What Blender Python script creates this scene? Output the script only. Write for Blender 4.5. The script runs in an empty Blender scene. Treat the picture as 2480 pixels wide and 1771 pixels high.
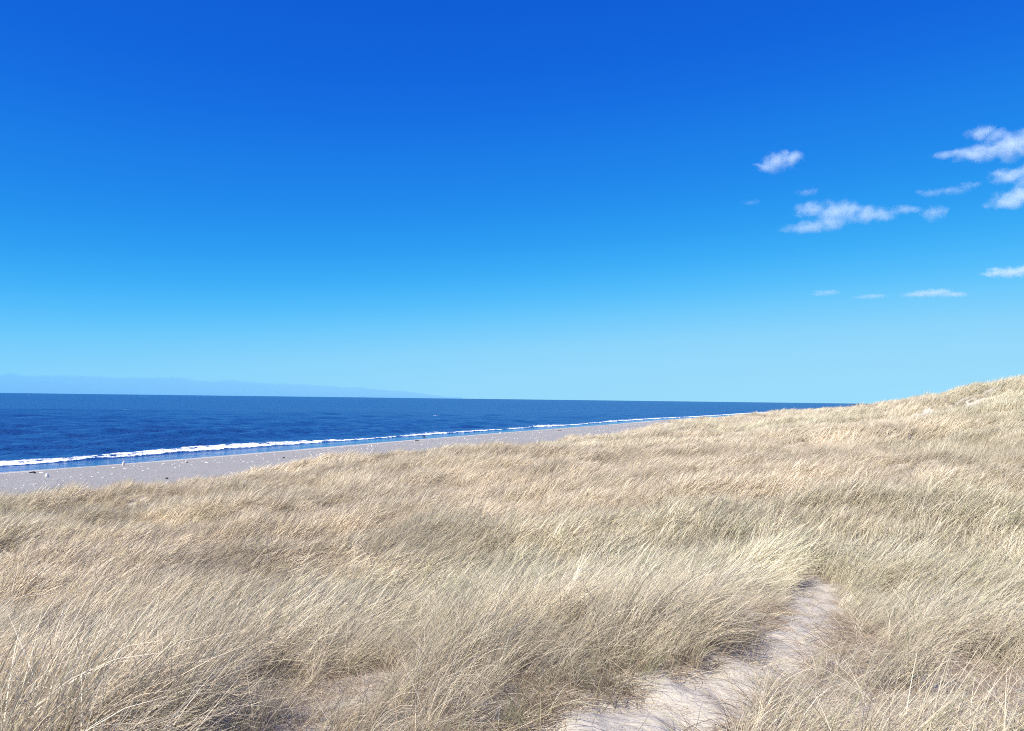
import bpy, math, random
import numpy as np
from mathutils import Matrix, Vector, Euler

# ------------------------------------------------------------------ camera, sky, sun, exposure
scene = bpy.context.scene
W, H_PX = 2480.0, 1771.0            # the photograph's frame
FOC = 1909.0                         # focal length in photograph pixels
CAM_Z = 9.0                          # eye height above the sea
PITCH = math.atan((967.0 - H_PX / 2) / FOC)
ROLL = 0.0125

cam_data = bpy.data.cameras.new("camera")
cam_data.sensor_width = 36.0
cam_data.lens = 36.0 * FOC / W
cam_data.clip_start = 0.05
cam_data.clip_end = 200000.0
cam = bpy.data.objects.new("camera", cam_data)
scene.collection.objects.link(cam)
cam_rot = Matrix.Rotation(math.pi / 2 + PITCH, 4, 'X') @ Matrix.Rotation(ROLL, 4, 'Z')
cam.matrix_world = Matrix.Translation((0, 0, CAM_Z)) @ cam_rot
scene.camera = cam

SUN_EL = math.radians(46.0)
SUN_AZ = math.radians(-136.0)        # clockwise from the view direction (+Y): behind and to the left
to_sun = Vector((math.sin(SUN_AZ) * math.cos(SUN_EL), math.cos(SUN_AZ) * math.cos(SUN_EL), math.sin(SUN_EL)))

world = bpy.data.worlds.new("World")
scene.world = world
world.use_nodes = True
wn = world.node_tree
wn.nodes.clear()
w_out = wn.nodes.new("ShaderNodeOutputWorld")
w_bg = wn.nodes.new("ShaderNodeBackground")
w_sky = wn.nodes.new("ShaderNodeTexSky")
w_sky.sky_type = 'NISHITA'
w_sky.sun_disc = False
w_sky.sun_elevation = SUN_EL
w_sky.sun_rotation = SUN_AZ
w_sky.altitude = 0.0
w_sky.air_density = 1.0
w_sky.dust_density = 0.0
w_sky.ozone_density = 3.0
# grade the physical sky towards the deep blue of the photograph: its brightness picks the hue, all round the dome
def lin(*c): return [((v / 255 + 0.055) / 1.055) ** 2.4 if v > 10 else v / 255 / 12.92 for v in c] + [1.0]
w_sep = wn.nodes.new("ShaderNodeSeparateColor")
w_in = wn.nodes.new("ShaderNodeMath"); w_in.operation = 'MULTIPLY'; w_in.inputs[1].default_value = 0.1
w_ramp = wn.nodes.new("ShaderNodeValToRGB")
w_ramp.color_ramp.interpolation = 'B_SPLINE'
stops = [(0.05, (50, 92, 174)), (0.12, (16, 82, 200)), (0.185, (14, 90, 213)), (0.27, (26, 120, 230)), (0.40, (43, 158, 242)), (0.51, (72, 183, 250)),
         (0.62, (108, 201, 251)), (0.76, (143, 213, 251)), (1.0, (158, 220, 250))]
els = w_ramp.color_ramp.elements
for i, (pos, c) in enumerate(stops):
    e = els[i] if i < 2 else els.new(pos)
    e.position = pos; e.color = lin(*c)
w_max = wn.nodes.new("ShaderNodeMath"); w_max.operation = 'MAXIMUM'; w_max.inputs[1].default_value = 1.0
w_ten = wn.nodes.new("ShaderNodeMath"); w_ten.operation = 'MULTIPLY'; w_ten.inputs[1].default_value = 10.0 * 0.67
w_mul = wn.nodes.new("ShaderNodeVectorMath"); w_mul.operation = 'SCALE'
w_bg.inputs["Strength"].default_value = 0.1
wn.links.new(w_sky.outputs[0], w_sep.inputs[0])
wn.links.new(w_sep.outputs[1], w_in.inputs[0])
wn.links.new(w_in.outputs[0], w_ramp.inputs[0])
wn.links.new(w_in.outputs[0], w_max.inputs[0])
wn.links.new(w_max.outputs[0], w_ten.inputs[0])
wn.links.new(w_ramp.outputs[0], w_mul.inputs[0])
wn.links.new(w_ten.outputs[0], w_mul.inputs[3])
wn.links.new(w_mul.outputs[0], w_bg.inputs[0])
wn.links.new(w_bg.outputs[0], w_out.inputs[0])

sun_data = bpy.data.lights.new("sun", 'SUN')
sun_data.energy = 5.0
sun_data.angle = math.radians(0.53)
sun_data.color = (1.0, 0.935, 0.82)
sun = bpy.data.objects.new("sun", sun_data)
scene.collection.objects.link(sun)
sun.rotation_euler = (-to_sun).to_track_quat('-Z', 'Y').to_euler()

scene.view_settings.view_transform = 'Standard'
scene.view_settings.look = 'None'
scene.view_settings.exposure = 0.6
scene.view_settings.gamma = 1.0
scene.view_settings.use_curve_mapping = False
scene.render.engine = 'CYCLES'
cy = scene.cycles
cy.use_denoising = False
cy.filter_width = 1.0
cy.max_bounces = 5
cy.diffuse_bounces = 2
cy.glossy_bounces = 3
cy.transmission_bounces = 4
cy.transparent_max_bounces = 16
cy.volume_bounces = 2
cy.sample_clamp_indirect = 6.0
cy.volume_step_rate = 0.5
cy.volume_max_steps = 256

random.seed(7)
rng = np.random.default_rng(7)
col = scene.collection

# ------------------------------------------------------------------ small helpers
def tag(o, label=None, cat=None, group=None, kind=None):
    if label: o["label"] = label
    if cat: o["category"] = cat
    if group: o["group"] = group
    if kind: o["kind"] = kind
    return o

def link(name, mesh, mat=None, parent=None):
    o = bpy.data.objects.new(name, mesh)
    col.objects.link(o)
    if mat: mesh.materials.append(mat)
    if parent: o.parent = parent
    return o

def mesh_np(name, verts, faces, smooth=True):
    """verts (n,3), faces (m,3 or 4) -> mesh"""
    verts = np.asarray(verts, np.float32); faces = np.asarray(faces, np.int32)
    me = bpy.data.meshes.new(name)
    k = faces.shape[1]
    me.vertices.add(len(verts)); me.vertices.foreach_set("co", verts.ravel())
    me.loops.add(faces.size); me.loops.foreach_set("vertex_index", faces.ravel())
    me.polygons.add(len(faces))
    me.polygons.foreach_set("loop_start", np.arange(0, faces.size, k, dtype=np.int32))
    me.polygons.foreach_set("loop_total", np.full(len(faces), k, np.int32))
    me.update(calc_edges=True)
    me.polygons.foreach_set("use_smooth", np.full(len(faces), smooth, bool))
    return me

def attr(me, name, kind, data, domain='POINT'):
    a = me.attributes.new(name, kind, domain)
    key = {"FLOAT": "value", "INT": "value", "FLOAT_VECTOR": "vector", "FLOAT_COLOR": "color"}[kind]
    a.data.foreach_set(key, np.ascontiguousarray(data, np.int32 if kind == "INT" else np.float32).ravel())

def _hash(ix, iy, seed):
    h = (ix.astype(np.int64) * 374761393 + iy.astype(np.int64) * 668265263 + seed * 982451653) & 0xFFFFFFFF
    h = ((h ^ (h >> 13)) * 1274126177) & 0xFFFFFFFF
    h = (h ^ (h >> 16)) & 0xFFFFFF
    return h / float(0xFFFFFF)

def vnoise(x, y, seed=0):
    """smooth value noise in 0..1"""
    x = np.asarray(x, float); y = np.asarray(y, float)
    ix = np.floor(x); iy = np.floor(y)
    fx = x - ix; fy = y - iy
    fx = fx * fx * fx * (fx * (fx * 6 - 15) + 10); fy = fy * fy * fy * (fy * (fy * 6 - 15) + 10)
    a = _hash(ix, iy, seed); b = _hash(ix + 1, iy, seed)
    c = _hash(ix, iy + 1, seed); d = _hash(ix + 1, iy + 1, seed)
    return (a * (1 - fx) + b * fx) * (1 - fy) + (c * (1 - fx) + d * fx) * fy

def fbm(x, y, seed=0, octaves=4):
    t = 0; amp = 0.5; tot = 0
    for o in range(octaves):
        t = t + amp * vnoise(x * 2 ** o, y * 2 ** o, seed + 17 * o); tot += amp; amp *= 0.5
    return t / tot

def sstep(a, b, x):
    t = np.clip((np.asarray(x, float) - a) / (b - a), 0, 1)
    return t * t * (3 - 2 * t)

ROT3 = np.array(cam_rot.to_3x3())
def ray(px, py):
    """world direction through a pixel of the photograph, scaled so that y = 1"""
    d = ROT3 @ np.array([(px - W / 2) / FOC, (H_PX / 2 - py) / FOC, -1.0])
    return d / d[1]
def at(px, py, depth):
    d = ray(px, py)
    return np.array([d[0] * depth, depth, CAM_Z + d[2] * depth])

# ------------------------------------------------------------------ the lie of the land
# shoreline: X as a function of Y (metres, camera above the origin, looking along +Y)
SH_Y = np.array([-400, -100, 0, 89, 102, 131, 153, 205, 296, 354, 409, 452, 640, 860, 1300, 2200, 4000, 9000, 60000], float)
SH_X = np.array([-290, -146, -98, -58, -51, -38, -29, -6, 37, 61, 88, 113, 205, 319, 560, 1060, 2100, 5600, 52000], float)
def offshore(x, y):
    """metres out to sea from the waterline (negative on land)"""
    return (np.interp(y, SH_Y, SH_X) - x) * 0.912
def beach_z(s):
    u = -s
    z = np.where(u < 0, 0.05 * u, 0.062 * np.minimum(u, 6.0))
    z = z + 0.30 * sstep(5.5, 8.5, u) + 0.034 * np.clip(u - 8.5, 0, 60)
    return np.maximum(z, -2.0)

CANOPY = 0.42
ctrl_canopy = [
    (100, 1500, 9), (100, 1350, 20), (100, 1255, 38), (40, 1222, 48), (-300, 1560, 9), (-300, 1380, 20), (-300, 1270, 38),
    (500, 1500, 9), (500, 1350, 19), (500, 1240, 36), (420, 1172, 53), (620, 1160, 57), (300, 1195, 50),
    (900, 1500, 9), (900, 1350, 18), (900, 1200, 34), (850, 1119, 60), (1000, 1106, 68), (740, 1140, 60),
    (1240, 1500, 9), (1240, 1350, 17), (1240, 1200, 31), (1240, 1125, 52), (1240, 1080, 95),
    (1600, 1400, 12), (1600, 1250, 23), (1600, 1150, 40), (1600, 1082, 75), (1600, 1036, 160),
    (1949, 1330, 12), (1949, 1210, 24), (1949, 1110, 45), (1949, 1045, 80), (1949, 1003, 125),
    (2080, 990, 112), (2080, 1040, 70), (2240, 973, 100), (2240, 1012, 72), (2300, 1070, 52), (2300, 1150, 37), (2300, 1300, 20), (2300, 1500, 9.5),
    (2480, 922, 80), (2400, 942, 88), (2480, 1000, 58), (2480, 1100, 40), (2480, 1200, 29), (2480, 1350, 17), (2480, 1600, 7.5),
    (2900, 840, 80), (2900, 1100, 36), (2900, 1400, 14),
]
cp = []
for px, py, d in ctrl_canopy:
    p = at(px, py, d); cp.append((p[0], p[1], p[2] - CANOPY))
cp += [(0, 0, 7.35), (-5, 0, 7.1), (5, 0, 7.5), (0, 4.2, 7.30), (2.5, 6.6, 7.25), (0.7, 4.1, 7.30), (-2.5, 4.2, 7.2), (3.3, 8.2, 7.05),
       (0, -12, 7.8), (-14, -10, 6.6), (14, -10, 8.6), (30, 0, 9.5), (-25, 5, 5.2), (-60, 20, 3.0), (60, 10, 11.0)]
cp = np.array(cp)
def _tps(r2):
    return np.where(r2 > 0, 0.5 * r2 * np.log(np.maximum(r2, 1e-9)), 0.0)
_n = len(cp)
_K = _tps((cp[:, None, 0] - cp[None, :, 0]) ** 2 + (cp[:, None, 1] - cp[None, :, 1]) ** 2) + np.eye(_n) * 4.0
_P = np.c_[np.ones(_n), cp[:, :2]]
_A = np.block([[_K, _P], [_P.T, np.zeros((3, 3))]])
_sol = np.linalg.solve(_A, np.r_[cp[:, 2], 0, 0, 0])
def rbf(x, y):
    x = np.asarray(x, float); y = np.asarray(y, float)
    xc = np.clip(x, -110, 120); yc = np.clip(y, -30, 175)
    out = _sol[_n] + _sol[_n + 1] * xc + _sol[_n + 2] * yc
    for k in range(_n):
        out = out + _sol[k] * _tps((xc - cp[k, 0]) ** 2 + (yc - cp[k, 1]) ** 2)
    return out

def undulation(x, y):
    r = np.hypot(x, y)
    a = sstep(7, 30, r)
    u = (fbm(x / 9.0 + y * 0.03, y / 12.0, 3, 3) - 0.5) * 1.7 * a
    u = u + (fbm(x / 2.6, y / 3.6, 11, 2) - 0.5) * (0.10 + 0.75 * a)
    u = u + (fbm(x / 15.0, y / 6.0 + x * 0.05, 13, 2) - 0.5) * 1.3 * a
    # rolling hummocks running roughly along the shore
    ph = (y - 0.30 * x) / 10.5 + 1.3 * fbm(x / 16.0, y / 16.0, 19, 2)
    env = sstep(0.30, 0.66, fbm(x / 11.0, y / 14.0, 23, 2)) * sstep(13, 22, r) * (1 - 0.7 * sstep(50, 75, r))
    u = u + 0.90 * env * (np.abs(np.sin(math.pi * ph)) ** 1.5 - 0.5)
    return u
def dune_w(x, y):
    """1 on the grassy dune, 0 on the open beach"""
    s = offshore(x, y)
    wob = (fbm(x / 7.0, y / 7.0, 31, 3) - 0.5) * 7.0 * sstep(20, 45, np.hypot(x, y))
    return 1.0 - sstep(-55, -43, s + wob - np.interp(y, [35, 55, 90], [7.5, 6.0, 0.0]))
def ground_z(x, y):
    x = np.asarray(x, float); y = np.asarray(y, float)
    s = offshore(x, y)
    near = rbf(x, y)
    far = 4.1 + 4.5 * sstep(55, 130, -s) + 5.0 * sstep(110, 240, -s) + (fbm(x / 30, y / 30, 5, 3) - 0.5) * 3.0
    near = np.clip(near, 1.5, 30)
    wf = sstep(120, 175, np.hypot(x * 0.9, y))
    d = near * (1 - wf) + far * wf + undulation(x, y)
    w = dune_w(x, y)
    b = beach_z(s) + (fbm(x / 3.0, y / 3.0, 41, 3) - 0.5) * 0.10 * sstep(7, 12, -s)
    fine = (fbm(x / 0.35, y / 0.35, 51, 2) - 0.5) * 0.035 * (1 - sstep(10, 25, np.hypot(x, y)))
    return d * w + b * (1 - w) + fine
def drop(px, py):
    """the point of the ground seen through a pixel"""
    d = ray(px, py)
    t = np.geomspace(1.5, 3000, 6000)
    g = (CAM_Z + d[2] * t) - ground_z(d[0] * t, t)
    i = int(np.argmax(g < 0))
    t0, t1 = t[i - 1], t[i]
    tt = t0 + (t1 - t0) * g[i - 1] / (g[i - 1] - g[i])
    return np.array([d[0] * tt, tt, float(ground_z(d[0] * tt, tt))])

# the sandy path: left and right edge on the photograph's rows, taken to the ground
path_rows = [(1771, 1285, 1775), (1735, 1390, 1785), (1690, 1480, 1825), (1660, 1560, 1850), (1630, 1670, 1895), (1600, 1760, 1945),
             (1560, 1825, 1990), (1517, 1875, 2035), (1457, 1912, 2015), (1405, 1945, 1998)]
path_pts = []
for yy, xl, xr in path_rows:
    a, b = drop(xl, yy), drop(xr, yy)
    path_pts.append((0.5 * (a[0] + b[0]), 0.5 * (a[1] + b[1]), 0.5 * math.hypot(b[0] - a[0], b[1] - a[1])))
path_pts.insert(0, (path_pts[0][0] - 0.9, path_pts[0][1] - 1.3, path_pts[0][2] * 1.0))
_e = path_pts[-1]
path_pts += [(_e[0] + 0.08, _e[1] + 0.6, 0.12), (_e[0] - 0.15, _e[1] + 1.6, 0.10), (_e[0] - 0.7, _e[1] + 3.2, 0.09)]
path_pts = np.array(path_pts)
def path_dist(x, y):
    """distance to the path's middle divided by its half width"""
    best = np.full(np.shape(x), 99.0)
    for (x0, y0, w0), (x1, y1, w1) in zip(path_pts[:-1], path_pts[1:]):
        dx, dy = x1 - x0, y1 - y0
        t = np.clip(((x - x0) * dx + (y - y0) * dy) / (dx * dx + dy * dy), 0, 1)
        d = np.hypot(x - x0 - t * dx, y - y0 - t * dy) / (w0 + t * (w1 - w0))
        best = np.minimum(best, d)
    return best
bare = []
for px, py, rx, ry in [(850, 1670, 0.27, 0.62), (620, 1695, 0.16, 0.32), (1235, 1590, 0.22, 0.25), (130, 1740, 0.2, 0.2),
                       (2060, 1760, 0.35, 0.25), (2250, 1010, 0.9, 1.3)]:
    p = drop(px, py); bare.append((p[0], p[1], rx, ry))
def bare_dist(x, y):
    best = np.full(np.shape(x), 99.0)
    for bx, by, rx, ry in bare:
        best = np.minimum(best, np.hypot((x - bx) / rx, (y - by) / ry))
    return best

# ------------------------------------------------------------------ materials
class NT:
    def __init__(self, name):
        self.m = bpy.data.materials.new(name); self.m.use_nodes = True
        self.t = self.m.node_tree; self.t.nodes.clear()
        self.out = self.n("ShaderNodeOutputMaterial")
    def n(self, kind, **kw):
        nd = self.t.nodes.new(kind)
        for k, v in kw.items(): setattr(nd, k, v)
        return nd
    def l(self, a, b): self.t.links.new(a, b)
    def val(self, sock, v):
        if hasattr(v, "is_output"): self.l(v, sock)
        else: sock.default_value = v
    def math(self, op, a, b=0.0, c=None, clamp=False):
        nd = self.n("ShaderNodeMath", operation=op, use_clamp=clamp)
        self.val(nd.inputs[0], a); self.val(nd.inputs[1], b)
        if c is not None: self.val(nd.inputs[2], c)
        return nd.outputs[0]
    def mix(self, f, a, b, blend='MIX'):
        nd = self.n("ShaderNodeMix", data_type='RGBA', blend_type=blend)
        self.val(nd.inputs[0], f); self.val(nd.inputs[6], a); self.val(nd.inputs[7], b)
        return nd.outputs[2]
    def noise(self, vec, scale, detail=3.0, rough=0.5, out=0):
        nd = self.n("ShaderNodeTexNoise")
        nd.inputs["Scale"].default_value = scale; nd.inputs["Detail"].default_value = detail; nd.inputs["Roughness"].default_value = rough
        if vec is not None: self.l(vec, nd.inputs["Vector"])
        return nd.outputs[out]
    def range(self, v, a, b, c=0.0, d=1.0, smooth=True):
        nd = self.n("ShaderNodeMapRange", interpolation_type='SMOOTHSTEP' if smooth else 'LINEAR')
        self.val(nd.inputs[0], v); self.val(nd.inputs[1], a); self.val(nd.inputs[2], b); self.val(nd.inputs[3], c); self.val(nd.inputs[4], d)
        return nd.outputs[0]
    def attr(self, name, kind='GEOMETRY', out=2):
        nd = self.n("ShaderNodeAttribute", attribute_name=name, attribute_type=kind)
        return nd.outputs[out]
    def bsdf(self, **kw):
        nd = self.n("ShaderNodeBsdfPrincipled")
        for k, v in kw.items(): self.val(nd.inputs[k.replace("_", " ")], v)
        return nd
    def coords(self, out="Object"):
        return self.n("ShaderNodeTexCoord").outputs[out]
    def mapping(self, vec, scale):
        nd = self.n("ShaderNodeMapping"); self.l(vec, nd.inputs[0]); nd.inputs["Scale"].default_value = scale
        return nd.outputs[0]
    def bump(self, height, strength, dist):
        nd = self.n("ShaderNodeBump"); self.val(nd.inputs["Strength"], strength); nd.inputs["Distance"].default_value = dist
        self.l(height, nd.inputs["Height"]); return nd.outputs[0]

def rgb(r, g, b): return (r, g, b, 1.0)

# dune sand
t = NT("dune_sand")
co = t.coords()
c = t.mix(t.noise(co, 1.3, 4), rgb(0.44, 0.40, 0.325), rgb(0.54, 0.495, 0.41))
c = t.mix(t.range(t.noise(co, 240, 2, 0.7), 0.60, 0.75), c, rgb(0.30, 0.26, 0.23))
h = t.math('ADD', t.math('MULTIPLY', t.noise(co, 9, 4, 0.55), 1.0), t.math('MULTIPLY', t.noise(co, 130, 3, 0.6), 0.12))
b = t.bsdf(Base_Color=c, Roughness=0.95); b.inputs["Specular IOR Level"].default_value = 0.2
t.l(t.bump(h, 0.8, 0.05), b.inputs["Normal"]); t.l(b.outputs[0], t.out.inputs[0])
M_SAND = t.m

# beach sand: dry and shelly, smooth and damp near the water, wet at the edge
t = NT("beach_sand")
co = t.coords()
s_at = t.attr("offshore")
dry = t.mix(t.noise(co, 0.5, 5, 0.6), rgb(0.265, 0.255, 0.235), rgb(0.355, 0.34, 0.32))
dry = t.mix(t.range(t.noise(co, 5.0, 3, 0.65), 0.60, 0.72), dry, rgb(0.22, 0.205, 0.21))
dry = t.mix(t.range(t.noise(co, 7.5, 2, 0.6), 0.66, 0.72), dry, rgb(0.55, 0.52, 0.50))
damp = t.mix(t.noise(co, 0.4, 3), rgb(0.38, 0.36, 0.33), rgb(0.44, 0.415, 0.385))
wetc = rgb(0.17, 0.145, 0.15)
jit = t.math('MULTIPLY_ADD', t.noise(co, 0.25, 4, 0.6), 3.0, t.math('ADD', s_at, -1.5))
c = t.mix(t.range(jit, -8.0, -6.4), dry, damp)
wet_f = t.range(jit, -2.0, -0.5)
c = t.mix(wet_f, c, wetc)
b = t.bsdf(Base_Color=c, Roughness=t.range(wet_f, 0, 1, 0.95, 0.12))
b.inputs["Specular IOR Level"].default_value = 0.35
h = t.math('ADD', t.noise(co, 3.0, 4, 0.6), t.math('MULTIPLY', t.noise(co, 16, 2, 0.6), 0.35))
t.l(t.bump(h, t.range(jit, -8.0, -6.0, 0.8, 0.04), 0.25), b.inputs["Normal"]); t.l(b.outputs[0], t.out.inputs[0])
M_BEACH = t.m

# sea water with foam
t = NT("sea_water")
co = t.coords()
calm = t.attr("calm"); foam = t.attr("foam")
cs = t.mapping(co, (1.0, 0.45, 1.0))
n1 = t.noise(cs, 0.55, 3, 0.6); n2 = t.noise(cs, 2.2, 3, 0.6); n3 = t.noise(cs, 0.05, 2, 0.5)
h = t.math('ADD', t.math('MULTIPLY', n1, 0.9), t.math('MULTIPLY', n2, 0.28))
wat = t.bsdf(Base_Color=t.mix(n3, rgb(0.010, 0.048, 0.16), rgb(0.016, 0.066, 0.195)), Roughness=t.range(calm, 0, 1, 0.28, 0.14), IOR=1.333)
t.l(t.bump(h, t.range(calm, 0, 1, 0.75, 0.30), 0.9), wat.inputs["Normal"])
fn = t.math('ADD', t.math('MULTIPLY', t.noise(co, 0.9, 4, 0.65), 0.6), t.math('MULTIPLY', t.noise(co, 4.0, 3, 0.6), 0.4))
ff = t.range(t.math('MULTIPLY_ADD', fn, 2.4, t.math('MULTIPLY_ADD', foam, 1.1, -1.45)), 0.40, 0.62)
fo = t.bsdf(Base_Color=rgb(0.82, 0.84, 0.86), Roughness=0.7)
t.l(t.bump(fn, 0.6, 0.3), fo.inputs["Normal"])
mx = t.n("ShaderNodeMixShader"); t.l(ff, mx.inputs[0]); t.l(wat.outputs[0], mx.inputs[1]); t.l(fo.outputs[0], mx.inputs[2])
t.l(mx.outputs[0], t.out.inputs[0])
M_SEA = t.m

# marram grass: colour per blade (bcol) and per tuft (tint)
def grass_mat(name, gain):
    t = NT(name)
    bc = t.attr("bcol", out=0)
    tint = t.attr("tint", 'INSTANCER', out=0)
    c = t.mix(1.0, bc, tint, 'MULTIPLY')
    c = t.mix(1.0, c, rgb(gain, gain, gain), 'MULTIPLY')
    b = t.bsdf(Base_Color=c, Roughness=0.55)
    b.inputs["Specular IOR Level"].default_value = 0.35
    tr = t.n("ShaderNodeBsdfTranslucent"); t.l(c, tr.inputs[0])
    mx = t.n("ShaderNodeMixShader"); mx.inputs[0].default_value = 0.30
    t.l(b.outputs[0], mx.inputs[1]); t.l(tr.outputs[0], mx.inputs[2]); t.l(mx.outputs[0], t.out.inputs[0])
    return t.m
M_GRASS = grass_mat("marram_grass", 1.0)

def stone_mat(name, c0, c1, scale):
    t = NT(name); co = t.coords()
    c = t.mix(t.noise(co, scale, 4, 0.6), rgb(*c0), rgb(*c1))
    b = t.bsdf(Base_Color=c, Roughness=0.85)
    t.l(t.bump(t.noise(co, scale * 3, 4, 0.6), 0.5, 0.03), b.inputs["Normal"]); t.l(b.outputs[0], t.out.inputs[0])
    return t.m
M_WHITE = stone_mat("pale_stone", (0.66, 0.64, 0.61), (0.86, 0.84, 0.80), 8)
M_CONC = stone_mat("weathered_post", (0.40, 0.37, 0.36), (0.66, 0.63, 0.62), 6)
M_DARK = stone_mat("dark_rock", (0.015, 0.014, 0.016), (0.06, 0.05, 0.05), 8)
M_WOOD = stone_mat("driftwood", (0.05, 0.035, 0.03), (0.14, 0.095, 0.075), 5)
M_LAND = stone_mat("far_dune", (0.05, 0.06, 0.045), (0.12, 0.12, 0.09), 0.01)

# ------------------------------------------------------------------ ground sheets: dune and beach
NR, NA = 640, 470
rad = np.geomspace(0.6, 9000, NR)
ang = np.radians(np.linspace(-105, 105, NA))
R_, A_ = np.meshgrid(rad, ang, indexing='ij')
GX, GY = R_ * np.sin(A_), R_ * np.cos(A_)
GZ = ground_z(GX, GY)
GS = offshore(GX, GY)
# trampled hollow of the path
pd = path_dist(GX, GY)
GZ = GZ - (0.07 + 0.10 * (vnoise(GX / 0.19, GY / 0.24, 58) - 0.5)) * (1 - sstep(0.6, 1.5, pd))
idx = np.arange(NR * NA).reshape(NR, NA)
quads = np.stack([idx[:-1, :-1], idx[:-1, 1:], idx[1:, 1:], idx[1:, :-1]], -1).reshape(-1, 4)
V = np.stack([GX, GY, GZ], -1).reshape(-1, 3)
dw = dune_w(GX, GY).reshape(-1); gs = GS.reshape(-1)
q_s = gs[quads].mean(1); q_d = dw[quads].mean(1)
def sub(sel):
    f = quads[sel]; used = np.unique(f); m = np.full(len(V), -1); m[used] = np.arange(len(used))
    return used, m[f]
used, f = sub((q_d >= 0.35) & (q_s < 30))
o = link("dune", mesh_np("dune", V[used], f[:, ::-1]), M_SAND); tag(o, kind="structure", label="pale sand of the dune under the marram grass")
used, f = sub((q_d < 0.35) & (q_s < 60))
me = mesh_np("beach", V[used], f[:, ::-1]); attr(me, "offshore", "FLOAT", gs[used])
o = link("beach", me, M_BEACH); tag(o, kind="structure", label="grey shelly beach between the dune and the sea")

# ------------------------------------------------------------------ the sea
rows = [60.0]
while rows[-1] < 90000:
    r = rows[-1]; rows.append(r + max(0.30, r * r / (CAM_Z * 788.0) / 7.0 if r < 2500 else r * 0.07))
rows = np.array(rows)
sa = np.radians(np.linspace(-50, 43, 760))
R_, A_ = np.meshgrid(rows, sa, indexing='ij')
SX, SY = R_ * np.sin(A_), R_ * np.cos(A_)
SS = offshore(SX, SY)
ST = SX * 0.41 + SY * 0.912                       # metres along the shore
step = np.gradient(rows)[:, None] * np.ones_like(SX)
Z = np.zeros_like(SX)
deep = sstep(6, 26, SS)
wr = np.random.default_rng(3)
for k in range(46):
    lam = 1.3 * (22 / 1.3) ** wr.random()
    th = wr.normal(0, 0.55)
    # towards the shore = (0.912, -0.41)
    dx, dy = 0.912 * math.cos(th) - 0.41 * math.sin(th) * -1, -0.41 * math.cos(th) + 0.912 * math.sin(th)
    amp = 0.0085 * lam ** 0.9
    keep = sstep(2.2, 4.5, lam / np.maximum(step, 0.3))
    Z += amp * keep * np.sin(2 * math.pi / lam * (SX * dx + SY * dy) + wr.random() * 6.28)
Z *= deep * 0.9 + 0.03
foam = np.zeros_like(Z)
def breaker(s0, wob, height, front, back, seed, foam_lo, amount, t_scale=38.0, t_from=None):
    """a wave running in along the shore: crest near s0, foam from its foot up to the crest where it has broken"""
    global Z, foam
    n = vnoise(ST / t_scale, ST * 0 + seed, seed)
    n2 = fbm(ST / 11.0, SS / 30.0, seed + 1, 3)
    s_c = s0 + wob * (n - 0.5) * 2 + (n2 - 0.5) * 3.0
    hgt = height * (0.55 + 0.7 * vnoise(ST / 27.0, ST * 0, seed + 5))
    gate = 1.0 if t_from is None else sstep(t_from, t_from + 60, ST)
    d = SS - s_c
    Z += gate * hgt * np.where(d < 0, np.exp(-(d / front) ** 2), np.exp(-(d / back) ** 2))
    broken = sstep(0.40, 0.62, vnoise(ST / 16.0, ST * 0 + 3, seed + 9) * 0.75 + 0.25 * n2 + amount - 0.5 + (surf_bias if amount > 0.4 else 0))
    up = s_c + 0.8 + 0.004 * np.clip(R_ - 250, 0, 900)
    mid = s_c - front * 0.5 + 0.006 * np.clip(R_ - 120, 0, 500)
    edge = (fbm(ST / 3.0, SS / 3.0, seed + 12, 3) - 0.5) * 1.6
    low = foam_lo + wob * (n - 0.5) * 1.6 + edge - 0.002 * np.clip(R_ - 250, 0, 900)
    body = sstep(low - 0.3, low + 0.4, SS) * (1 - sstep(up - 0.4 + edge, up + 1.2 + edge, SS))
    skirt = sstep(low - 0.3, low + 0.3, SS) * (1 - sstep(mid - 1.0, mid + 0.5, SS))
    body = body * (0.50 + 0.55 * fbm(ST / 1.6, SS / 1.1, seed + 15, 2))
    m = np.maximum(body * broken, skirt * np.clip(broken + 0.92 * (amount > 0.4), 0, 1))
    # thin crest line where the lip just starts to spill
    lip = np.exp(-((d - 0.5) / 0.45) ** 2) * sstep(0.45, 0.6, n2) * 0.8 * (amount > 0.3)
    foam = np.maximum(foam, gate * np.maximum(m, lip))
surf_bias = 0.24 * (1 - sstep(110, 165, ST)) - 0.35 * sstep(165, 230, ST)
breaker(10.4, 1.0, 0.40, 1.4, 6.0, 101, 8.5, 0.56, t_scale=55.0)
breaker(44.0, 6.0, 0.55, 4.5, 12.0, 202, 40.0, 0.02, t_from=190)
breaker(33.0, 5.0, 0.38, 3.5, 8.0, 909, 30.5, 0.12, t_from=260)
breaker(78.0, 9.0, 0.40, 6.0, 16.0, 303, 73.0, 0.0)
breaker(120.0, 14.0, 0.40, 8.0, 20.0, 404, 112.0, 0.0)
lump = (fbm(SX / 0.8, SY / 0.8, 77, 3) - 0.35) * 0.38 * foam * (step < 1.5)
Z += np.maximum(lump, 0)
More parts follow.
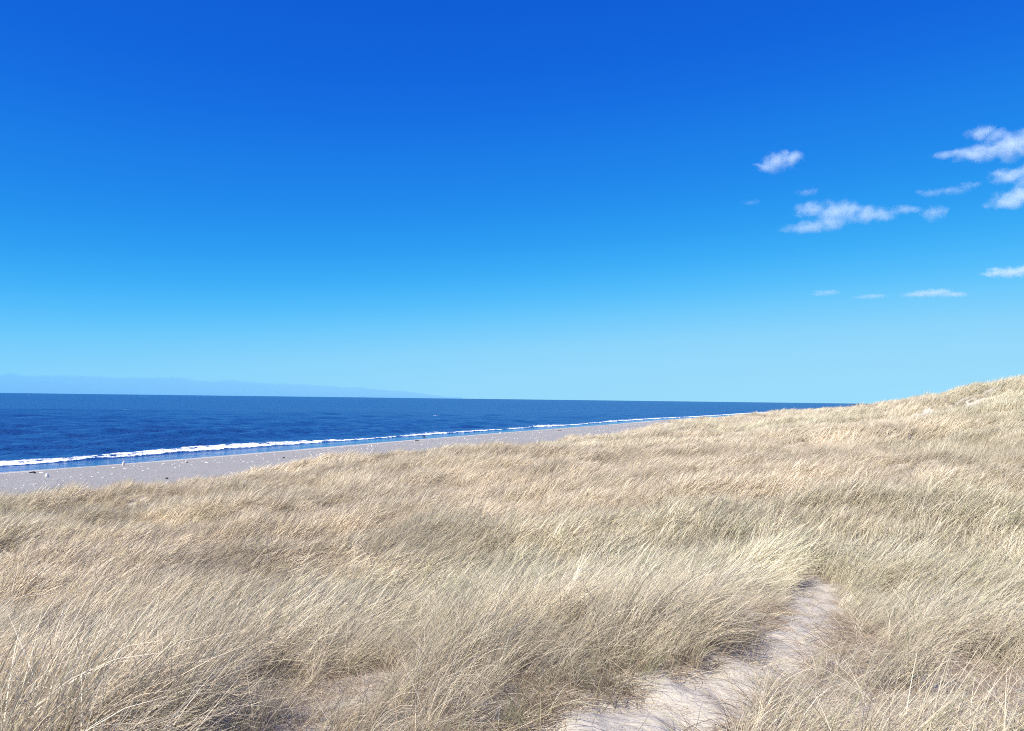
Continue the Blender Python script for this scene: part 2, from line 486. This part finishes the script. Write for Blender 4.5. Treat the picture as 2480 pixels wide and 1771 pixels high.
# scattered small whitecaps further out
wc = fbm(SX / 9.0 + SY / 40.0, SY / 26.0, 88, 4)
foam = np.maximum(foam, 0.75 * sstep(0.855, 0.88, wc) * sstep(30, 60, SS))
Z += 0.035 * sstep(-6, 1, SS) * (1 - sstep(0, 8, SS)) * 0
calm = (1 - sstep(5.5, 9.0, SS))
idx = np.arange(SX.size).reshape(SX.shape)
quads = np.stack([idx[:-1, :-1], idx[:-1, 1:], idx[1:, 1:], idx[1:, :-1]], -1).reshape(-1, 4)
ss = SS.reshape(-1)
V = np.stack([SX, SY, Z], -1).reshape(-1, 3)
f = quads[ss[quads].min(1) > -3.0]
used = np.unique(f); m = np.full(len(V), -1); m[used] = np.arange(len(used)); f = m[f]
me = mesh_np("sea", V[used], f[:, ::-1])
attr(me, "foam", "FLOAT", foam.reshape(-1)[used]); attr(me, "calm", "FLOAT", calm.reshape(-1)[used])
o = link("sea", me, M_SEA); tag(o, kind="structure", label="deep blue sea with small waves and white surf along the beach")

# ------------------------------------------------------------------ marram grass
STRAW = [(0.715, 0.595, 0.425), (0.78, 0.67, 0.505), (0.62, 0.51, 0.35), (0.82, 0.72, 0.555), (0.69, 0.58, 0.415), (0.75, 0.645, 0.485)]
OLIVE = [(0.42, 0.41, 0.24), (0.48, 0.45, 0.28), (0.36, 0.37, 0.21)]
BROWN = [(0.33, 0.24, 0.17), (0.40, 0.30, 0.21)]
def make_tuft(name, seed, n, radius, length, width, segs, tube, lean0, lean1, spread, olive=0.11, brown=0.07, droop=0.06):
    r = random.Random(seed)
    V, F, C = [], [], []
    for k in range(n):
        a = r.uniform(0, 6.283); q = radius * math.sqrt(r.random())
        p = np.array([q * math.cos(a), q * math.sin(a), -0.04])
        az = r.gauss(0, spread)
        if r.random() < 0.06: az = r.uniform(-math.pi, math.pi)
        th0 = math.radians(max(0, r.gauss(lean0, 9))); th1 = math.radians(r.gauss(lean1, 17))
        L = length * r.uniform(0.62, 1.12)
        if r.random() < droop: th1 = math.radians(r.uniform(95, 135)); L *= 1.05
        pw = r.uniform(0.8, 1.7)
        w = width * r.uniform(0.65, 1.25)
        u = r.random()
        c = np.array(r.choice(OLIVE if u < olive else BROWN if u < olive + brown else STRAW)) * r.uniform(0.64, 1.18)
        base_c = c * 0.65 + np.array((0.48, 0.41, 0.27)) * 0.35
        roll = r.uniform(0, math.pi)
        base = len(V)
        for i in range(segs + 1):
            s = i / segs
            th = th0 + (th1 - th0) * s ** pw
            d = np.array([math.sin(th) * math.cos(az), math.sin(th) * math.sin(az), math.cos(th)])
            if i: p = p + d * (L / segs)
            side = np.array([-math.sin(az), math.cos(az), 0.0])
            nrm = np.cross(side, d)
            ww = w * (1 - 0.82 * s ** 1.5) * 0.5
            cc = base_c + (c - base_c) * min(1.0, s * 2.2)
            if tube:
                for j in range(3):
                    b = roll + j * 2.0944
                    V.append(p + (side * math.cos(b) + nrm * math.sin(b)) * ww); C.append((*cc, 1.0))
            else:
                sd = side * math.cos(roll) + nrm * math.sin(roll)
                V.append(p - sd * ww); V.append(p + sd * ww); C += [(*cc, 1.0)] * 2
        k_ = 3 if tube else 2
        for i in range(segs):
            b0 = base + i * k_; b1 = b0 + k_
            if tube:
                for j in range(3):
                    F.append((b0 + j, b0 + (j + 1) % 3, b1 + (j + 1) % 3, b1 + j))
            else:
                F.append((b0, b0 + 1, b1 + 1, b1))
    me = mesh_np(name, np.array(V), np.array(F))
    attr(me, "bcol", "FLOAT_COLOR", np.array(C))
    me.materials.append(M_GRASS)
    return bpy.data.objects.new(name, me)          # a source shape only, never linked to the scene

NV = 10
tufts = {
    0: [make_tuft("tuft_near", 100 + k, 50, 0.12, 0.70, 0.0051, 6, False, 14 + (k % 3) * 4, 50 + (k % 5) * 7, 0.34, 0.10, 0.03) for k in range(NV)],
    1: [make_tuft("tuft_mid", 200 + k, 34, 0.17, 0.77, 0.0096, 5, False, 15 + (k % 3) * 4, 52 + (k % 5) * 6, 0.34, 0.10, 0.04) for k in range(NV)],
    2: [make_tuft("tuft_far", 300 + k, 22, 0.27, 0.78, 0.031, 3, False, 18 + (k % 3) * 4, 50 + (k % 5) * 6, 0.32, 0.10, 0.05) for k in range(NV)],
    5: [make_tuft("tuft_middle_far", 600 + k, 26, 0.20, 0.79, 0.0165, 4, False, 16 + (k % 3) * 4, 52 + (k % 5) * 6, 0.32, 0.10, 0.05) for k in range(NV)],
    3: [make_tuft("tuft_litter", 400 + k, 34, 0.16, 0.30, 0.0034, 4, False, 55, 88, 3.0, 0.06, 0.55, 0.3) for k in range(6)],
}
_keep = (STRAW, OLIVE)
STRAW, OLIVE = [(0.26, 0.25, 0.14), (0.33, 0.30, 0.18)], [(0.15, 0.165, 0.09), (0.20, 0.205, 0.11)]
tufts[4] = [make_tuft("tuft_green", 500 + k, 44, 0.15, 0.26, 0.0042, 4, False, 25, 60, 1.2, 0.35, 0.15, 0.1) for k in range(5)]
STRAW, OLIVE = _keep
def scatter(name, pts, rot, scl, lod, tint, lods):
    me = bpy.data.meshes.new(name)
    me.vertices.add(len(pts)); me.vertices.foreach_set("co", np.asarray(pts, np.float32).ravel())
    attr(me, "rot", "FLOAT_VECTOR", rot); attr(me, "scl", "FLOAT", scl); attr(me, "lod", "INT", lod)
    attr(me, "pick", "INT", rng.integers(0, 1000, len(pts))); attr(me, "tint", "FLOAT_COLOR", tint)
    me.materials.append(M_GRASS)
    o = link(name, me)
    ng = bpy.data.node_groups.new(name + "_scatter", "GeometryNodeTree")
    ng.interface.new_socket("Geometry", in_out='INPUT', socket_type='NodeSocketGeometry')
    ng.interface.new_socket("Geometry", in_out='OUTPUT', socket_type='NodeSocketGeometry')
    gi = ng.nodes.new("NodeGroupInput"); go = ng.nodes.new("NodeGroupOutput"); join = ng.nodes.new("GeometryNodeJoinGeometry")
    def named(nm, kind):
        a = ng.nodes.new("GeometryNodeInputNamedAttribute"); a.data_type = kind; a.inputs[0].default_value = nm
        return next(s for s in a.outputs if s.enabled and s.name == "Attribute")
    a_rot, a_scl, a_lod, a_pick = named("rot", 'FLOAT_VECTOR'), named("scl", 'FLOAT'), named("lod", 'INT'), named("pick", 'INT')
    e2r = ng.nodes.new("FunctionNodeEulerToRotation"); ng.links.new(a_rot, e2r.inputs[0])
    for L in lods:
        g2i = ng.nodes.new("GeometryNodeGeometryToInstance")
        for tf in tufts[L]:
            oi = ng.nodes.new("GeometryNodeObjectInfo"); oi.inputs["Object"].default_value = tf
            ng.links.new(oi.outputs["Geometry"], g2i.inputs[0])
        cmp_ = ng.nodes.new("FunctionNodeCompare"); cmp_.data_type = 'INT'; cmp_.operation = 'EQUAL'
        ins = [s for s in cmp_.inputs if s.enabled]
        ng.links.new(a_lod, ins[0]); ins[1].default_value = L
        iop = ng.nodes.new("GeometryNodeInstanceOnPoints")
        ng.links.new(gi.outputs[0], iop.inputs["Points"]); ng.links.new(cmp_.outputs[0], iop.inputs["Selection"])
        ng.links.new(g2i.outputs[0], iop.inputs["Instance"]); iop.inputs["Pick Instance"].default_value = True
        ng.links.new(a_pick, iop.inputs["Instance Index"]); ng.links.new(e2r.outputs[0], iop.inputs["Rotation"]); ng.links.new(a_scl, iop.inputs["Scale"])
        ng.links.new(iop.outputs[0], join.inputs[0])
    ng.links.new(join.outputs[0], go.inputs[0])
    md = o.modifiers.new("scatter", 'NODES'); md.node_group = ng
    return o

def band(r0, r1, density, a0=-43, a1=43):
    """random points between two distances, evenly dense on the ground"""
    a0, a1 = math.radians(a0), math.radians(a1)
    n = int(density * 0.5 * (a1 - a0) * (r1 * r1 - r0 * r0))
    r = np.sqrt(rng.random(n) * (r1 * r1 - r0 * r0) + r0 * r0); a = a0 + rng.random(n) * (a1 - a0)
    return r * np.sin(a), r * np.cos(a)

PX, PY, PL, PS = [], [], [], []
for r0, r1, dens, lod, size, aw in [(3.4, 8, 42, 0, 1.0, 50), (8, 16, 34, 1, 1.0, 43), (16, 34, 26, 5, 1.0, 41), (34, 60, 15, 5, 1.1, 40), (60, 90, 10.0, 2, 1.05, 39),
                                (90, 130, 7.0, 2, 1.15, 39), (130, 260, 2.0, 2, 1.4, 39), (260, 700, 0.25, 2, 2.2, 38)]:
    x, y = band(r0, r1, dens, -aw, aw)
    PX.append(x); PY.append(y); PL.append(np.full(len(x), lod)); PS.append(np.full(len(x), size))
x, y, lod, siz = map(np.concatenate, (PX, PY, PL, PS))
r = np.hypot(x, y)
w = dune_w(x, y)
pdst, bdst = path_dist(x, y), bare_dist(x, y)
clump = fbm(x / 1.1, y / 1.4, 61, 3)
big = fbm(x / 6.0, y / 9.0, 62, 3)
clump2 = fbm(x / 3.2, y / 4.2, 63, 3)
near = 1 - sstep(10, 22, r)
keep = (rng.random(len(x)) < sstep(0.25, 0.8, w + (big - 0.5) * 0.7)) & (pdst > 1.12 + 0.12 * rng.standard_normal(len(x))) & (bdst > 1.0)
keep &= rng.random(len(x)) < (1 - near) + near * sstep(0.33, 0.52, clump)
keep &= rng.random(len(x)) < near + (1 - near) * (0.8 + 0.2 * sstep(0.33, 0.5, clump2))
x, y, lod, siz, r, clump, clump2, big, pdst, bdst, w = (v[keep] for v in (x, y, lod, siz, r, clump, clump2, big, pdst, bdst, w))
n = len(x)
z = ground_z(x, y)
far_w = sstep(12, 30, r)
scl = siz * ((0.34 + 1.18 * clump) * (1 - far_w) + (0.60 + 0.66 * clump) * far_w) * (1 - far_w + far_w * (0.68 + 0.68 * clump2)) * (0.8 + 0.4 * rng.random(n)) * (0.8 + 0.4 * big)
scl *= 0.48 + 0.52 * sstep(1.0, 2.8, np.minimum(pdst, bdst))
az = rng.normal(0.0, 0.30, n) + (fbm(x / 5.0, y / 5.0, 71, 2) - 0.5) * 1.0
upright = sstep(0.15, 0.6, x / np.maximum(r, 1))              # the field at the right stands straighter
tilt = np.radians(rng.normal(4, 8, n) - 10 * upright + (fbm(x / 4.0, y / 6.0, 72, 2) - 0.5) * 26)
rot = np.stack([np.radians(rng.normal(0, 7, n)), tilt, az], -1)
g = fbm(x / 2.6 + y * 0.08, y / 2.6, 81, 3); g2 = fbm(x / 14.0, y / 22.0, 82, 3)
tone = 0.965 + 0.45 * (g - 0.5) + 0.40 * (clump2 - 0.5) + 0.35 * (clump - 0.5) + 0.11 * rng.standard_normal(n)
green = np.clip((g2 - 0.54) * 1.6 + 0.22 * upright, 0, 0.4)
tint = np.stack([tone * (1 - 0.16 * green), tone * (1 - 0.03 * green), tone * (1 - 0.10 * green), np.ones(n)], -1)
o = scatter("marram_grass", np.stack([x, y, z], -1), rot, scl, lod, tint, (0, 1, 2, 5))
tag(o, "dry straw coloured marram grass bent by the wind all over the dune", "grass", kind="stuff")
N_GRASS = n

# dead stalks lying on the sand between the tufts and on the path
x, y = map(np.concatenate, zip(band(2.3, 9, 85, -48, 48), band(9, 18, 34, -43, 43)))
pdst = path_dist(x, y)
keep = rng.random(len(x)) < np.where(pdst < 0.8, 0.13, np.where(pdst < 1.1, 0.25, 0.9))
xe, ye = band(2.5, 10, 60, -20, 45); pe = path_dist(xe, ye); ke = (pe > 1.05) & (pe < 1.6)
x, y = np.r_[x[keep], xe[ke]], np.r_[y[keep], ye[ke]]; keep = np.ones(len(x), bool)
x, y = x[keep], y[keep]; n = len(x)
rot = np.stack([np.radians(rng.normal(0, 5, n)), np.radians(rng.normal(0, 5, n)), rng.random(n) * 6.28], -1)
scl = 0.5 + 0.8 * rng.random(n)
tone = 0.75 + 0.3 * rng.random(n)
o = scatter("dead_stalks", np.stack([x, y, ground_z(x, y) - 0.05 * (path_dist(x, y) < 1.0)], -1), rot, scl, np.full(n, 3), np.stack([tone, tone, tone, np.ones(n)], -1), (3,))
tag(o, "broken brown stalks lying on the sand among the grass", "dead stalks", kind="stuff")
# fresh green shoots at the feet of the tufts along the path and at the lower left
x, y = band(2.5, 9, 60, -45, 45)
pdst = path_dist(x, y); gn = fbm(x / 0.7, y / 0.7, 95, 2)
corner = np.hypot(x + 2.55, (y - 4.35)) < 0.75
keep = ((pdst > 1.0) & (pdst < 1.6) & (gn > 0.60) & (x < 1.7)) | (corner & (gn > 0.45) & (pdst > 1))
x, y = x[keep], y[keep]; n = len(x)
rot = np.stack([np.radians(rng.normal(0, 8, n)), np.radians(rng.normal(0, 8, n)), rng.normal(0, 0.9, n)], -1)
tone = 0.8 + 0.4 * rng.random(n)
o = scatter("green_shoots", np.stack([x, y, ground_z(x, y)], -1), rot, 0.6 + 0.7 * rng.random(n), np.full(n, 4), np.stack([tone, tone, tone, np.ones(n)], -1), (4,))
tag(o, "short green shoots at the feet of the tufts beside the path", "green shoots", kind="stuff")
print("tufts", N_GRASS, "litter", n)

# ------------------------------------------------------------------ things on the beach
def rock_mesh(name, seed, size, sub=2, rough=0.25, flat=1.0, sharp=0.0):
    import bmesh
    bm = bmesh.new(); bmesh.ops.create_icosphere(bm, subdivisions=sub, radius=1.0)
    r = random.Random(seed)
    planes = [(Vector((r.gauss(0, 1), r.gauss(0, 1), r.gauss(0, 1))).normalized(), r.uniform(0.62, 0.95)) for _ in range(9)]
    for v in bm.verts:
        d = v.co.normalized(); k = 1.0
        for nrm, dist in planes:
            q = d.dot(nrm)
            if q > 0.05: k = min(k, dist / q)
        k *= 1 + rough * (r.random() - 0.5) * 0.4
        v.co = Vector((d.x * k * size[0], d.y * k * size[1], d.z * k * size[2]))
        if sharp and v.co.z > 0:
            f_ = 1 - sharp * v.co.z / size[2]; v.co.x *= f_; v.co.y *= f_
    bmesh.ops.translate(bm, verts=bm.verts, vec=(0, 0, size[2] * 0.72))
    me = bpy.data.meshes.new(name); bm.to_mesh(me); bm.free()
    return me
def put(o, px, py, sink=0.0, rz=0.0):
    p = drop(px, py); o.location = (p[0], p[1], p[2] - sink); o.rotation_euler = (0, 0, rz); return o

# pointed white block with a low shoulder, nearest of the beach things
o = put(link("beach_boulder", rock_mesh("beach_boulder", 5, (0.20, 0.2, 0.30), 3, 0.2, sharp=0.55), M_WHITE), 114, 1156, 0.03)
tag(o, "bright white pointed boulder standing on the grey beach near the left edge", "boulder")
# dark two-humped rock at the edge of the damp sand
o = put(link("rock", rock_mesh("rock", 8, (0.22, 0.2, 0.16), 2), M_DARK), 82, 1147, 0.02)
tag(o, "larger of the two dark rocks on the damp sand near the left edge", "rock")
o = put(link("rock", rock_mesh("rock", 9, (0.14, 0.14, 0.11), 2), M_DARK), 74, 1146, 0.02)
tag(o, "smaller dark rock left of the larger one near the left edge", "rock")
# upright post: slightly curved, lit on its left side
def post_mesh():
    segs, ring = 12, 10
    V, F = [], []
    for i in range(segs + 1):
        s = i / segs
        cx = 0.10 * s ** 2.2; w_ = 0.15 * (1 - 0.10 * s) * (1 if s < 0.9 else 1 - (s - 0.9) * 4)
        for j in range(ring):
            a = 6.2832 * j / ring
            V.append((cx + w_ * math.cos(a) * (1 + 0.08 * math.sin(5 * a + i)), 0.8 * w_ * math.sin(a), -0.1 + 0.66 * s))
    for i in range(segs):
        for j in range(ring):
            F.append((i * ring + j, i * ring + (j + 1) % ring, (i + 1) * ring + (j + 1) % ring, (i + 1) * ring + j))
    me = bpy.data.meshes.new("post"); me.from_pydata(V, [], F + [tuple(range(segs * ring, (segs + 1) * ring))]); me.update()
    for p in me.polygons: p.use_smooth = True
    return me
o = put(link("post", post_mesh(), M_CONC), 298, 1129)
tag(o, "pale weathered post standing upright in the sand before the surf", "post")
o = put(link("stone_block", rock_mesh("stone_block", 15, (0.19, 0.17, 0.16), 3, 0.1), M_CONC), 452, 1121)
tag(o, "small half pale half dark stone block at the edge of the damp sand", "stone")
def log_mesh(name, seed, length, radius):
    r = random.Random(seed); ring, segs = 8, 7; V, F = [], []
    for i in range(segs + 1):
        s = i / segs; q = radius * (1 - 0.35 * s) * r.uniform(0.88, 1.1)
        cy_, cz_ = r.uniform(-0.05, 0.05) * length * 0.3, radius * 0.7 + r.uniform(0, 0.03)
        for j in range(ring):
            a = 6.2832 * j / ring; V.append(((s - 0.5) * length, cy_ + q * math.cos(a), cz_ + q * math.sin(a)))
    for i in range(segs):
        for j in range(ring):
            F.append((i * ring + j, i * ring + (j + 1) % ring, (i + 1) * ring + (j + 1) % ring, (i + 1) * ring + j))
    F += [tuple(range(ring))[::-1], tuple(range(segs * ring, (segs + 1) * ring))]
    me = bpy.data.meshes.new(name); me.from_pydata(V, [], F); me.update()
    for p in me.polygons: p.use_smooth = True
    return me
o = put(link("driftwood_log", log_mesh("driftwood_log", 2, 0.75, 0.12), M_WOOD), 1010, 1068.5)
tag(o, "short brown driftwood log on the pale sand just below the surf", "driftwood")
o = put(link("driftwood_log", log_mesh("driftwood_log", 3, 1.6, 0.10), M_WOOD), 1356, 1044, rz=-0.95)
tag(o, "long thin driftwood pole lying slantwise on the far beach", "driftwood")
o = put(link("stone", rock_mesh("stone", 21, (0.17, 0.15, 0.10), 2), M_DARK), 687, 1110)
tag(o, "small black stone lying on the white speckled part of the beach", "stone")
o = put(link("stone", rock_mesh("stone", 22, (0.13, 0.12, 0.09), 2), M_DARK), 404, 1160)
tag(o, "small dark stone just above the edge of the grass", "stone")
o = put(link("boulder", rock_mesh("boulder", 23, (0.34, 0.3, 0.34), 2), M_DARK), 1027, 1060.5)
s_ = offshore(o.location.x, o.location.y)
tag(o, "black boulder sitting in the white surf", "boulder")
o = put(link("stone", rock_mesh("stone", 24, (0.10, 0.10, 0.24), 2, sharp=0.2), M_WHITE), 900, 1083)
tag(o, "narrow white stone standing upright on the far beach", "stone")
o = put(link("stone", rock_mesh("stone", 25, (0.22, 0.2, 0.26), 2, sharp=0.3), M_WHITE), 1211, 1051)
tag(o, "white stone alone at the far water's edge", "stone")

# pale flat stones big enough to be picked out one by one
spots = [(100, 1146, .34), (275, 1134, .30), (326, 1128, .28), (343, 1131, .22), (396, 1125, .34), (359, 1135, .18), (441, 1122, .26), (240, 1145, .22), (249, 1157, .24),
         (497, 1120, .26), (502, 1121, .34), (562, 1110, .28), (590, 1118, .24), (612, 1118, .22), (560, 1115, .2), (639, 1111, .24), (718, 1115, .26), (778, 1099, .34),
         (893, 1081, .34), (1032, 1069, .34), (1021, 1078, .32), (196, 1151, .2), (346, 1141, .2), (377, 1141, .2), (465, 1132, .2), (490, 1118, .22), (743, 1119, .2), (223, 1155, .2), (273, 1149, .24),
         (303, 1136, .26), (424, 1133, .2), (1067, 1075, .3), (1155, 1063, .34), (650, 1118, .2), (530, 1122, .22), (600, 1122, .22)]
protos = [rock_mesh("flat_stone", 60 + k, (1.0, 0.75, 0.24), 2, 0.3) for k in range(5)]
for me in protos: me.materials.append(M_WHITE)
for k, (px, py, q) in enumerate(spots):
    o = bpy.data.objects.new("flat_stone", protos[k % 5]); col.objects.link(o)
    p = drop(px, py); q *= 0.72
    o.location = (p[0], p[1], p[2] - 0.02 * q); o.rotation_euler = (0, 0, (k * 2.4) % 6.28); o.scale = (q, q * 0.9, q)
    lab = {100: "flat pale stone just right of the two dark rocks", 275: "flat pale stone left of the upright post", 303: "flat pale stone just below the upright post",
           326: "flat pale stone just right of the upright post", 441: "flat pale stone left of the half dark stone block", 718: "flat pale stone right of the small black stone",
           893: "flat pale stone left of the narrow upright stone", 1032: "flat pale stone right of the short driftwood log", 497: "flat pale stone right of the half dark stone block"}
    if px in lab: tag(o, lab[px], "stone")
    else: tag(o, "small flat whitish stone out on the open grey beach", "stone", "flat whitish stones strewn over the beach")

# shells and gravel that nobody could count
base = rock_mesh("pebble", 3, (1, 0.8, 0.45), 1, 0.3)
bv = np.array([v.co[:] for v in base.vertices]); bf = np.array([p.vertices[:] for p in base.polygons])
cnt = 3000
py_ = 45 + 330 * rng.random(cnt * 3) ** 1.5
s_ = -(7.5 + 38 * rng.random(cnt * 3))
px_ = np.interp(py_, SH_Y, SH_X) - s_ / 0.912
ok = (dune_w(px_, py_) < 0.4) & (np.abs(px_ / py_) < 0.75) & (rng.random(cnt * 3) < sstep(0.35, 0.62, fbm(px_ / 6, py_ / 10, 91, 3)))
px_, py_ = px_[ok][:cnt], py_[ok][:cnt]; cnt = len(px_)
q = 0.03 + 0.075 * rng.random(cnt) ** 2.5 * (py_ / 70) ** 0.4
aa = rng.random(cnt) * 6.28
rx = bv[None, :, 0] * np.cos(aa)[:, None] - bv[None, :, 1] * np.sin(aa)[:, None]
ry = bv[None, :, 0] * np.sin(aa)[:, None] + bv[None, :, 1] * np.cos(aa)[:, None]
pz_ = ground_z(px_, py_)
VV = np.stack([px_[:, None] + rx * q[:, None], py_[:, None] + ry * q[:, None], pz_[:, None] + bv[None, :, 2] * q[:, None] - 0.15 * q[:, None]], -1).reshape(-1, 3)
FF = (bf[None] + (np.arange(cnt) * len(bv))[:, None, None]).reshape(-1, 3)
o = link("shell_gravel", mesh_np("shell_gravel", VV, FF), M_WHITE)
tag(o, "white shells and pebbles scattered over the grey beach", "pebbles", kind="stuff")
bpy.data.meshes.remove(base)

# ------------------------------------------------------------------ far headland on the horizon
xs = np.linspace(-1, 1, 60)
p0 = at(2096, 977, 5200)
Vh, Fh = [], []
for i, u in enumerate(xs):
    hgt = 9.0 * (1 - abs(u) ** 3) * (0.8 + 0.4 * float(vnoise(u * 9, 0, 5))) + 0.3
    for j, (dy_, k) in enumerate([(-90, 0), (-40, 0.7), (0, 1), (60, 0.8), (140, 0)]):
        Vh.append((p0[0] + 130 * u + 330 * max(0, u), p0[1] + dy_ + 100 * u, -0.3 + hgt * k))
for i in range(len(xs) - 1):
    for j in range(4):
        Fh.append((i * 5 + j, (i + 1) * 5 + j, (i + 1) * 5 + j + 1, i * 5 + j + 1))
o = link("headland", mesh_np("headland", Vh, Fh), M_LAND); tag(o, kind="structure", label="low dark headland at the end of the coast")

# ------------------------------------------------------------------ clouds
def cloud_mat(name, density, scale, blobs, color=(0.88, 0.995, 1.0)):
    """soft-edged billows: each ellipsoid fades outwards, its rim eaten by noise"""
    t = NT(name); co = t.coords("Object")
    total = None
    for c, r in blobs:
        d = t.n("ShaderNodeVectorMath", operation='SUBTRACT'); t.l(co, d.inputs[0]); d.inputs[1].default_value = c
        q = t.n("ShaderNodeVectorMath", operation='DIVIDE'); t.l(d.outputs[0], q.inputs[0]); q.inputs[1].default_value = r
        ln = t.n("ShaderNodeVectorMath", operation='LENGTH'); t.l(q.outputs[0], ln.inputs[0])
        f = t.range(ln.outputs["Value"], 1.0, 0.0, 0.0, 1.0, smooth=False)
        total = f if total is None else t.math('SMOOTH_MAX', total, f, 0.15)
    n = t.noise(co, scale, 3.5, 0.58)
    e = t.math('MULTIPLY_ADD', t.math('SUBTRACT', n, 0.5), 2.0, t.math('SUBTRACT', total, 0.14))
    d = t.range(e, 0.0, 1.0, 0.0, density * 1.35, smooth=True)
    d = t.math('MULTIPLY', d, t.range(total, 0.02, 0.2))
    v = t.n("ShaderNodeVolumePrincipled")
    v.inputs["Color"].default_value = (*color, 1); v.inputs["Anisotropy"].default_value = 0.0
    t.l(d, v.inputs["Density"]); t.l(v.outputs[0], t.out.inputs["Volume"])
    return t.m
def cloud(name, label, blobs, dist, density, seed, depth=0.8):
    """blobs: (px, py, half width, half height) in photograph pixels at that distance; joined into one lumpy closed skin"""
    import bmesh
    k = dist / FOC
    c0 = at(blobs[0][0], blobs[0][1], dist)
    bm = bmesh.new(); r = random.Random(seed); lumps = []
    for bx, by, hw, hh in blobs:
        c = at(bx, by, dist) - c0
        for ox, oy, oz, q in [(0, 0, 0, 1.0)] + [(r.uniform(-0.7, 0.7), r.uniform(-.4, .4), r.uniform(0.1, 0.6), r.uniform(0.4, 0.6)) for _ in range(2)]:
            ce = Vector(c) + Vector((ox * hw * k, oy * hw * k * depth, oz * hh * k)); ra = Vector((hw * k * q, hw * k * q * depth, hh * k * q)) * 1.3
            lumps.append((ce, ra))
            bmesh.ops.create_icosphere(bm, subdivisions=3, radius=0.96, matrix=Matrix.Translation(ce) @ Matrix.Diagonal((*ra, 1)))
    me = bpy.data.meshes.new(name); bm.to_mesh(me); bm.free()
    o = link(name, me)
    small = min(b[3] for b in blobs) * k
    md = o.modifiers.new("remesh", 'REMESH'); md.mode = 'VOXEL'; md.voxel_size = max(small * 0.18, 4.0)
    dg = bpy.context.evaluated_depsgraph_get()
    me2 = bpy.data.meshes.new_from_object(o.evaluated_get(dg)); o.modifiers.clear(); o.data = me2
    me2.name = name
    mean = sum(b[3] for b in blobs) / len(blobs) * k
    me2.materials.clear(); me2.materials.append(cloud_mat(name, density * 0.75, 1.0 / (mean + 10), lumps))
    o.location = c0
    tag(o, label, "cloud", "small white clouds at the right of the sky")
    return o
cloud("cloud", "lone puffy cloud, the one farthest left and highest of the larger clouds", [(1880, 392, 36, 26), (1915, 385, 30, 22), (1855, 406, 28, 12)], 4200, 0.012, 1)
cloud("cloud", "largest cloud, long and flat with a tail at its lower left", [(2025, 515, 62, 30), (1965, 508, 45, 20), (2105, 520, 58, 20), (1950, 552, 55, 14), (2010, 540, 50, 18)], 5000, 0.0065, 2)
cloud("cloud", "small puff just right of the largest cloud", [(2262, 516, 34, 20), (2195, 508, 42, 9)], 5000, 0.0048, 3)
cloud("cloud", "top cloud cut off by the right edge", [(2450, 352, 60, 36), (2380, 370, 50, 20), (2345, 375, 40, 18), (2290, 376, 34, 10), (2375, 322, 34, 18), (2520, 340, 60, 46)], 4200, 0.010, 4)
cloud("cloud", "ragged cloud at the right edge below the top one", [(2470, 475, 55, 24), (2440, 492, 52, 14), (2450, 428, 50, 18), (2520, 440, 60, 44)], 4600, 0.009, 5)
cloud("cloud", "thin wisp between the two clouds at the right edge", [(2255, 468, 34, 10), (2310, 462, 44, 9), (2350, 448, 30, 8)], 4600, 0.0035, 6)
cloud("cloud", "thin faint wisp just above the largest cloud", [(1955, 466, 30, 9)], 4800, 0.0035, 7)
cloud("cloud", "faint small wisp left of the largest cloud", [(1820, 491, 24, 7)], 4800, 0.0025, 8)
cloud("cloud", "low flat cloud at the right edge", [(2450, 660, 56, 13), (2410, 663, 34, 9), (2500, 655, 40, 15)], 7500, 0.008, 9)
cloud("cloud", "low long flat cloud, thickest in its middle, above the hill", [(2262, 710, 50, 10), (2225, 713, 40, 8), (2310, 713, 38, 6)], 8500, 0.006, 10)
cloud("cloud", "low narrow streak left of the long flat cloud", [(2115, 718, 36, 6), (2085, 720, 22, 4)], 8500, 0.0042, 11)
cloud("cloud", "lowest short streak of cloud, farthest left of the low ones", [(2005, 709, 32, 7), (1985, 713, 22, 5)], 8500, 0.0042, 12)

# bank of sea cloud low on the horizon at the left
xs = np.linspace(-500, 1120, 240)
D0 = 26000.0
k = D0 / FOC
Vb, Fb = [], []
tops = np.interp(xs, [-500, 0, 22, 60, 300, 520, 640, 760, 900, 1120], [886, 905, 899, 906, 911, 917, 924, 932, 938, 962])
for i, px in enumerate(xs):
    top = tops[i] + (float(fbm(px / 70.0, 0.5, 7, 5)) - 0.5) * 15
    a = at(px, top, D0)
    zt = max(a[2], 25.0)
    for j, (dy_, q) in enumerate([(0, 0.0), (300, 0.80), (900, 1.0), (1800, 0.9), (2400, 0.0)]):
        Vb.append((a[0] * (D0 + dy_) / D0, D0 + dy_, 2.0 + zt * q))
nb = len(xs)
for i in range(nb - 1):
    for j in range(4):
        Fb.append((i * 5 + j, (i + 1) * 5 + j, (i + 1) * 5 + j + 1, i * 5 + j + 1))
    Fb.append((i * 5 + 4, (i + 1) * 5 + 4, (i + 1) * 5, i * 5))
me = bpy.data.meshes.new("cloud_bank")
me.from_pydata([tuple(map(float, v)) for v in Vb], [], Fb + [(0, 1, 2, 3, 4), tuple((nb - 1) * 5 + j for j in (4, 3, 2, 1, 0))]); me.update()
t = NT("cloud_bank")
v = t.n("ShaderNodeVolumePrincipled")
v.inputs["Color"].default_value = (0.18, 0.48, 0.95, 1); v.inputs["Density"].default_value = 0.00018; v.inputs["Anisotropy"].default_value = 0.0  # distance haze is put into the blue volume colour; the cloud itself is whitish
t.l(v.outputs[0], t.out.inputs["Volume"])
o = link("cloud_bank", me, t.m)
tag(o, "long low blue grey cloud bank on the sea horizon at the left", "cloud bank")
